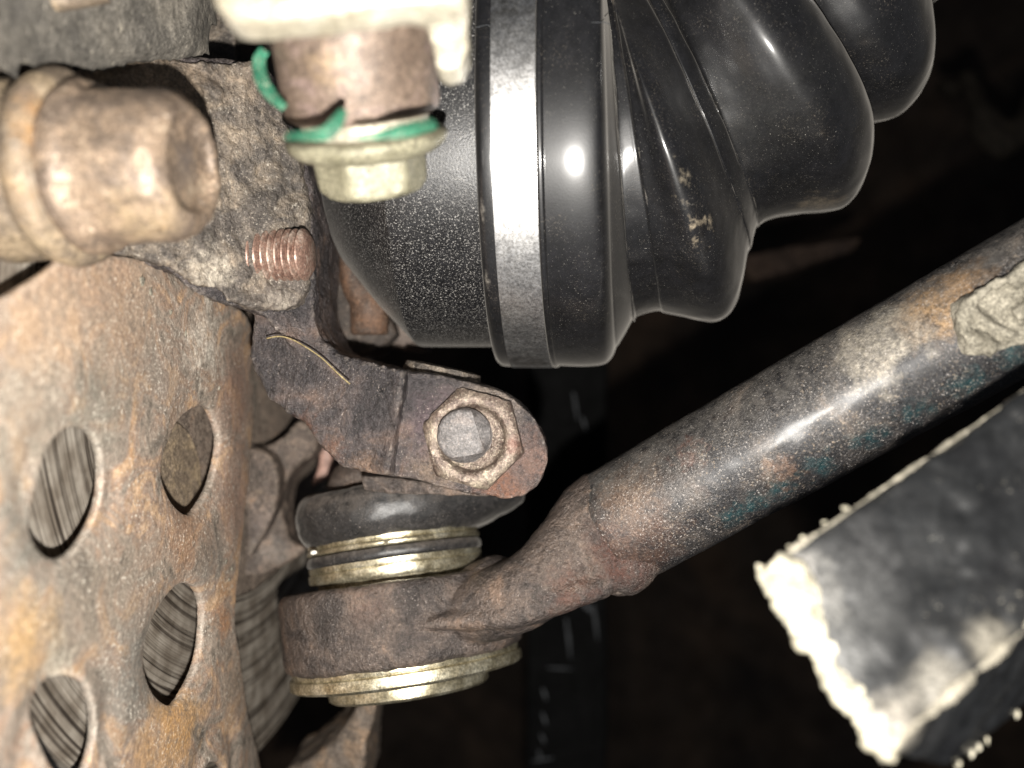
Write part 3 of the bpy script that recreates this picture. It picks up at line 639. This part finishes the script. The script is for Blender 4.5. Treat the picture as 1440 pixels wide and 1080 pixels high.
def ringset(rows, n=6, seg=220, off=0.0):
    rows = path(rows, n); rs = []
    for bx, by, tdeg, R in rows:
        tt = math.radians(tdeg); cx = bx - R*math.sin(tt); cy = by - R*math.cos(tt)
        d = 205/(1 + .12*(cx-720)/F); c = P(cx, cy, d); r = R*d/F*.001
        ps = yaw_at(bx)
        a = Vector((math.cos(tt)*math.cos(ps), math.sin(ps), math.sin(tt)*math.cos(ps)))
        e1 = Vector((-math.sin(tt), 0, math.cos(tt))); e1 = (e1 - a*e1.dot(a)).normalized(); e2 = a.cross(e1)
        rs.append([c + (e1*math.cos(q) + e2*math.sin(q))*r for q in [2*math.pi*j/seg for j in range(seg)]])
    return rs
rows = [(698, 486, 0, 281), (700, 506, 0, 301), (704, 512, 0, 307), (709, 514.5, 0, 309.5), (721, 515, 0, 310), (722.5, 513, 0, 308), (723, 506, 0, 301)]
b = B(); b.rings(ringset(rows, 3), cap=False); b.build('boot_rim', m_rubber, cv)
rows = [(723, 500, 0, 295), (774, 500, 0, 295), (776.5, 510, 0, 305), (778, 515.5, 0, 310.5), (781, 516.5, 0, 311.5), (784, 516, 0, 311), (786, 514, 0, 309), (790, 514, 0, 309), (815, 515, 0, 310), (838, 514, 0, 309), (851, 511, 0, 306), (858, 505, .5, 299.5),
        (863, 497, 1, 291), (865.5, 490, 1.3, 284), (867, 487, 1.5, 281), (870, 483, 2, 276), (880, 466, 3, 258), (889, 449, 4, 240), (891, 446, 4.2, 236), (891.5, 449, 4.2, 226), (892, 452, 4.3, 222)]
b = B(); b.rings(ringset(rows, 3)); b.build('boot_collar', m_rubber, cv, disp=((16, .12),))
b = B(); b.rings(ringset([(891, 452, 4.30, 220), (892.5, 449, 4.30, 226), (893.5, 446, 4.50, 235), (896, 444, 5.00, 238), (908, 440, 7.00, 240), (922, 437, 8.50, 241), (929, 437, 9.00, 241), (932, 439, 9.20, 244), (937, 440, 9.60, 247), (960, 444, 12.59, 254), (985, 449, 16.45, 265), (1005, 451, 18.85, 272), (1022, 443, 21.27, 271), (1034, 424, 22.63, 262), (1042, 395, 23.56, 248), (1048, 366, 24.29, 234),
           (1052, 352, 24.70, 226), (1054, 351, 24.80, 219), (1055.5, 347, 25.00, 221), (1059, 332, 25.30, 218), (1063, 318, 25.80, 212), (1065, 317, 26.00, 203), (1066.5, 318, 26.30, 199), (1069, 315, 26.60, 206), (1078, 309, 27.65, 213), (1100, 303, 29.58, 223), (1130, 299, 32.15, 238), (1160, 297, 34.23, 251), (1185, 291, 35.71, 260), (1203, 272, 36.80, 259), (1215, 244, 37.50, 249), (1221, 215, 38.30, 236), (1221, 190, 38.80, 216), (1218, 178, 39.30, 199), (1216, 174, 39.50, 190), (1217, 172, 39.50, 188), (1220, 171, 39.80, 193),
           (1240, 170, 40.50, 203), (1268, 160, 42.50, 212), (1292, 132, 44.50, 211), (1304, 95, 45.50, 199), (1303, 45, 46.50, 176), (1297, 10, 46.50, 152), (1300, 5, 47.00, 150), (1318, 0, 48.50, 160), (1350, -40, 50.50, 165), (1362, -90, 50.50, 140), (1380, -150, 52.50, 110)], 5))
b.build('boot_bellows', m_rubber, cv, disp=((22, 1.3), (6, .25)))
# pale hairline scratches lying on the collar, laid on its surface
def on_collar(x_mm, py, r=51.05):
    """point on the collar at axial offset x_mm seen at picture height py"""
    c = CC + AC*x_mm*.001
    el = math.atan2(540-py, F); best = None
    for q in range(400):
        a = math.pi*(q/400)                       # from the top, round the near side, to the bottom
        p = c + Vector((0, -math.sin(a), math.cos(a)))*r*.001
        e = abs(math.atan2(p.z, p.y) - el)
        if (best is None or e < best[0]) and a > .7: best = (e, p)
    return best[1]
for pts, w in (([(9.2, 38), (11, 33), (14, 31), (16, 32), (17, 34)], .07), ([(10, 58), (11.2, 64), (12.3, 69), (13.6, 72)], .10), ([(-6.2, 37), (-4.5, 36), (-3, 37)], .08)):
    s_ = B(); s_.tube([on_collar(a_, b_) for a_, b_ in pts], w, 6); s_.build('scratch', m_scuff, cv)
b = B(); b.rings(ringset([(721.5, 506, 0, 301), (721.6, 514, 0, 309.5), (722.5, 516, 0, 311), (725, 516.6, 0, 311.6), (773, 517, 0, 312), (775.5, 516.4, 0, 311.4), (776.5, 514, 0, 309.5), (776.6, 506, 0, 301)], 2), cap=False)
b.build('boot_clamp', m_band, cv, angle=30)

# ------------------------------------------------------------------ ball joint and lower arm
BJ = Vector((-.135, .20, .97)).normalized()
C0 = P(566, 872, 206)
bj = thing('ball_joint', 'ball joint with black rubber boot and yellowish metal rings in the middle', 'ball joint', C0)
# rubber boot
def bootmod(h, r, t):
    # t: angle from up-projected e1; side factor towards the right of the photo
    d = BE1*math.cos(t) + BE2*math.sin(t); s = max(0, d.x)
    w = max(0, min(1, (h-18.6)/4.5))
    r *= 1 - .05*max(0, -d.x)*w
    return (r*(1 + .42*s**7*w + .015*math.sin(3*t)), h + .9*s*w*0 + .5*math.sin(2*t+.6)*w)
u_ = Vector((0, 0, 1)); BE1 = (u_ - BJ*u_.dot(BJ)).normalized(); BE2 = BJ.cross(BE1)
b = B(); b.lathe(C0, BJ, path([(18.3, 18.8), (19.2, 20.2), (20.5, 21.4), (22.5, 22.5), (25.5, 23.0), (28.4, 22.4), (30.2, 20.8), (30.9, 18.0), (31.0, 13), (32, 9.5), (33.5, 8.5)], 5), 140, rmod=bootmod)
b.build('rubber_boot', m_bjboot, bj, disp=((6, .9), (1.5, .25)))
b = B(); b.lathe(C0, BJ, path([(28, 8), (30, 10.5), (31, 12.5), (33, 14), (37, 12)], 4), 60); b.build('stud_shoulder', m_socket, bj, disp=((3, .5),))
b = B(); b.lathe(C0, BJ, [(16.6, 18), (16.8, 19.9), (17.3, 20.2), (17.9, 20.0), (18.1, 19.6), (18.6, 19.9), (19.2, 19.8), (19.4, 18)], 140); b.build('upper_retaining_ring', m_brass, bj, disp=((3, .07),), angle=50)
b = B(); b.lathe(C0, BJ, [(13.8, 18), (14.0, 19.8), (14.6, 20.3), (15.6, 20.3), (16.4, 19.9), (16.6, 18)], 140); b.build('rubber_seal', m_bjboot, bj, disp=((2, .5),), angle=50)
b = B(); b.lathe(C0, BJ, [(8.5, 18.2), (9.9, 18.3), (10.2, 18.5), (10.3, 19.9), (10.8, 20.2), (12.4, 20.2), (12.6, 19.8), (12.9, 20.0), (14.0, 20.0), (14.2, 18)], 140); b.build('lower_retaining_ring', m_brass, bj, disp=((3, .07),), angle=40)
b = B(); b.lathe(C0, BJ, [(-12.5, 24), (-12.2, 25.6), (-11.7, 26.3), (-10.8, 26.4), (-9.6, 26.25), (-9.3, 25.6), (-8.8, 25.75), (-7.6, 25.65), (-7, 24)], 160)
b.build('base_ring', m_brass, bj, disp=((3, .08),), angle=40)
b = B(); b.lathe(C0, BJ, [(-15.9, .1), (-16.1, 15.0), (-15.8, 17.3), (-15.2, 18.1), (-13.0, 18.3), (-11.8, 18)], 140); b.build('base_plug', m_brass, bj, disp=((3, .08),), angle=40)
tag(B().blob(P(441, 777, 190), .75, (1, 1, .7), .1, .6, 2, 3).build('pale_bead', M('white_bead', [(.3, (.7, .66, .58)), (.7, (.85, .82, .75))], rough=.5, bump=()), loc=P(441, 777, 190)), 'tiny white bead stuck on the left end of the ball joint ring', 'bead')

ca = thing('lower_control_arm', 'long rusty black tube arm running from the ball joint to the right edge', 'control arm', P(1100, 620, 188))
b = B()
b.lathe(C0, BJ, [(-8.6, 25.4), (-7.6, 27.0), (-6, 27.3), (7.0, 27.5), (8.2, 27.1), (8.9, 26.2), (9.1, 17)], 120)
b.sweep(path([(640, 860, 192, 6.5, 9), (690, 850, 187, 7.4, 9), (730, 836, 184, 7.6, 8.5), (765, 812, 184, 7.6, 8), (800, 785, 185, 9.2, 8.5), (835, 760, 187, 12.0, 11), (858, 746, 188, 12.8, 12.4), (872, 738, 188, 12.6, 12.4), (885, 730, 187.5, 11.5, 11.5)], 4), 36)
b.sweep([(660, 815, 196, 3.0, 7), (690, 800, 192, 2.6, 5.5), (722, 795, 190, 1.4, 3)], 16)
b.sweep(path([(560, 880, 182.2, .8, 2), (640, 872, 181.3, 1.8, 3), (720, 862, 179, 3.2, 4), (800, 835, 178.5, 3.2, 4), (850, 822, 180, 2.6, 4)], 4), 16)
b.sweep(path([(835, 800, 182, 3, 4), (862, 800, 182, 5.6, 6), (890, 792, 182, 5.8, 6), (925, 770, 183, 3, 4)], 4), 18)
b.cast('joint_socket', m_socket, ca, voxel=.5, smooth=7, disp=((9, .7), (2, .35), (.8, .2)))
b = B()
A0 = P(872, 738, 188); A1 = P(1490, 391, 161)
tp = []
for i in range(40):
    q = A0 + (A1-A0)*(i/39*1.05); q = q*1000
    tp.append((720 + q.x/q.y*F, 540 - q.z/q.y*F, q.y, 12.7, 12.7))
b.sweep([(858, 746, 188.6, 9.5, 9.5), (862, 744, 188.5, 11.8, 11.8), (866, 741.5, 188.3, 12.5, 12.5)] + tp, 90)
b.build('arm_tube', m_tube, ca, disp=((16, .5), (3, .25)), sub=1, angle=70)
# dried clay clump on the arm by the right edge
t = thing('clay_clump', 'pale cracked clump of dried clay stuck on the tube at right edge', 'mud clump', P(1420, 450, 158))
b = B(); b.prism([(1352, 425), (1375, 410), (1410, 395), (1470, 360), (1480, 480), (1400, 492), (1360, 500), (1350, 470)], lambda x, y: 153.5 - (x-1350)*.025, 163)
for q, r in (([(1352, 470), (1356, 440), (1372, 418), (1408, 395)], 1.1), ([(1418, 402), (1440, 382), (1475, 362)], 1.8), ([(1366, 436), (1392, 455), (1425, 474)], 1.0), ([(1356, 480), (1372, 476), (1390, 486), (1400, 492)], 1.5), ([(1425, 445), (1450, 430), (1480, 425)], 1.6)):
    b.tube([P(x, y, 153.2 - (x-1350)*.025) for x, y in path(q, 5)], r, 10)
b.cast('clay_body', m_clay, t, voxel=.4, smooth=4, disp=((5, 1.8), (1.4, .7), (.6, .3)))

# ------------------------------------------------------------------ near black arm at lower right
t = thing('radius_arm', 'blurred black square arm with white crusted end at the lower right', 'suspension arm', P(1300, 850, 118))
cor = [(1072, 800, 121), (1540, 480, 130), (1540, 800, 116), (1238, 1062, 108)]
fr = [P(*q) for q in cor]
low = [P(1335, 1082, 121), P(1540, 905, 130)]
bk = [P(1120, 800, 140), P(1560, 500, 156), P(1560, 850, 150), P(1345, 1060, 140)]
b = B()
L_ = [fr[0], fr[3], low[0], bk[3], bk[0]]; R_ = [fr[1], fr[2], low[1], bk[2], bk[1]]
b.rings([L_, R_]); b.cast('arm_body', m_black, t, voxel=.8, smooth=14, disp=((12, 1.6), (3, .5)))
# crust along the cut end
b = B(); rnd = random.Random(11)
def lerp(a, c, k): return a + (c-a)*k
def lip(pts, ws, hs):
    """flattened crust hugging an edge"""
    b.tube([p for p in pts], [w for w in ws], 14)
N_ = 26
cp = []; cw = []
for i in range(N_+1):
    k = -.03 + i/N_*1.04; w = .75 + 2.9*max(0, 1-abs(k-.12)/.36)**1.2
    e = lerp(fr[0], fr[3], k) + Vector((.75*w, .15*w, -.1))*.001
    cp.append(e); cw.append(w*(1 + .6*noise.noise(Vector((i*.37, 0, 2)))))
b.tube(cp, cw, 18)
for i in range(150):
    k = rnd.random()**1.1; e = lerp(fr[0], fr[3], k)
    off = Vector((rnd.uniform(-.9, 3.0), rnd.uniform(-.3, .6), rnd.uniform(-.5, .6)))*.001
    b.blob(e + off, rnd.uniform(.25, .8), (1.2, .5, .9), .8, .5, 2, i)
b.cast('end_crust', m_crust, t, voxel=.3, smooth=3, disp=((5, 2.6), (1.6, .7), (.5, .3)))
b = B(); cp = []; cw = []
for i in range(30):
    k = i/29*.95; e = lerp(fr[3], fr[2], k)
    cp.append(e + Vector((0, .4, -.3))*.001); cw.append(.7 + 1.3*noise.noise(Vector((i*.33, 3, 2))))
b.tube(cp, cw, 12)
b.cast('edge_crust', m_clay, t, voxel=.35, smooth=3, disp=((3, 1.6), (.8, .5)))
b = B(); cp = []; cw = []
for i in range(40):
    k = i/39*.9; e = lerp(fr[0], fr[1], k)
    cp.append(e + Vector((0, .7, -.55))*.001); cw.append(.32 + .3*noise.noise(Vector((i*.3, 8, 2))))
b.tube(cp, cw, 12); b.cast('top_edge_dust', m_clay, t, voxel=.3, smooth=4, disp=((4, .6), (1.5, .2)))
for i in range(4):
    k = .04 + rnd.random()*.7; e = lerp(fr[0], fr[1], k)
    s = B(); s.blob(e + Vector((0, 1.0, .2))*.001, rnd.uniform(.15, .35), (1.5, 1, .8), .6, .5, 2, i+90); s.build('edge_crumb', m_crust, t)
for i in range(11):
    k = rnd.uniform(.02, .75); e = lerp(low[0], low[1], k)
    s = B(); s.blob(e + Vector((0, 0, -.0005)), rnd.uniform(.18, .42), (.7, .7, 1.6), .5, .5, 2, i+30); s.build('dirt_crumb', m_crust, t)
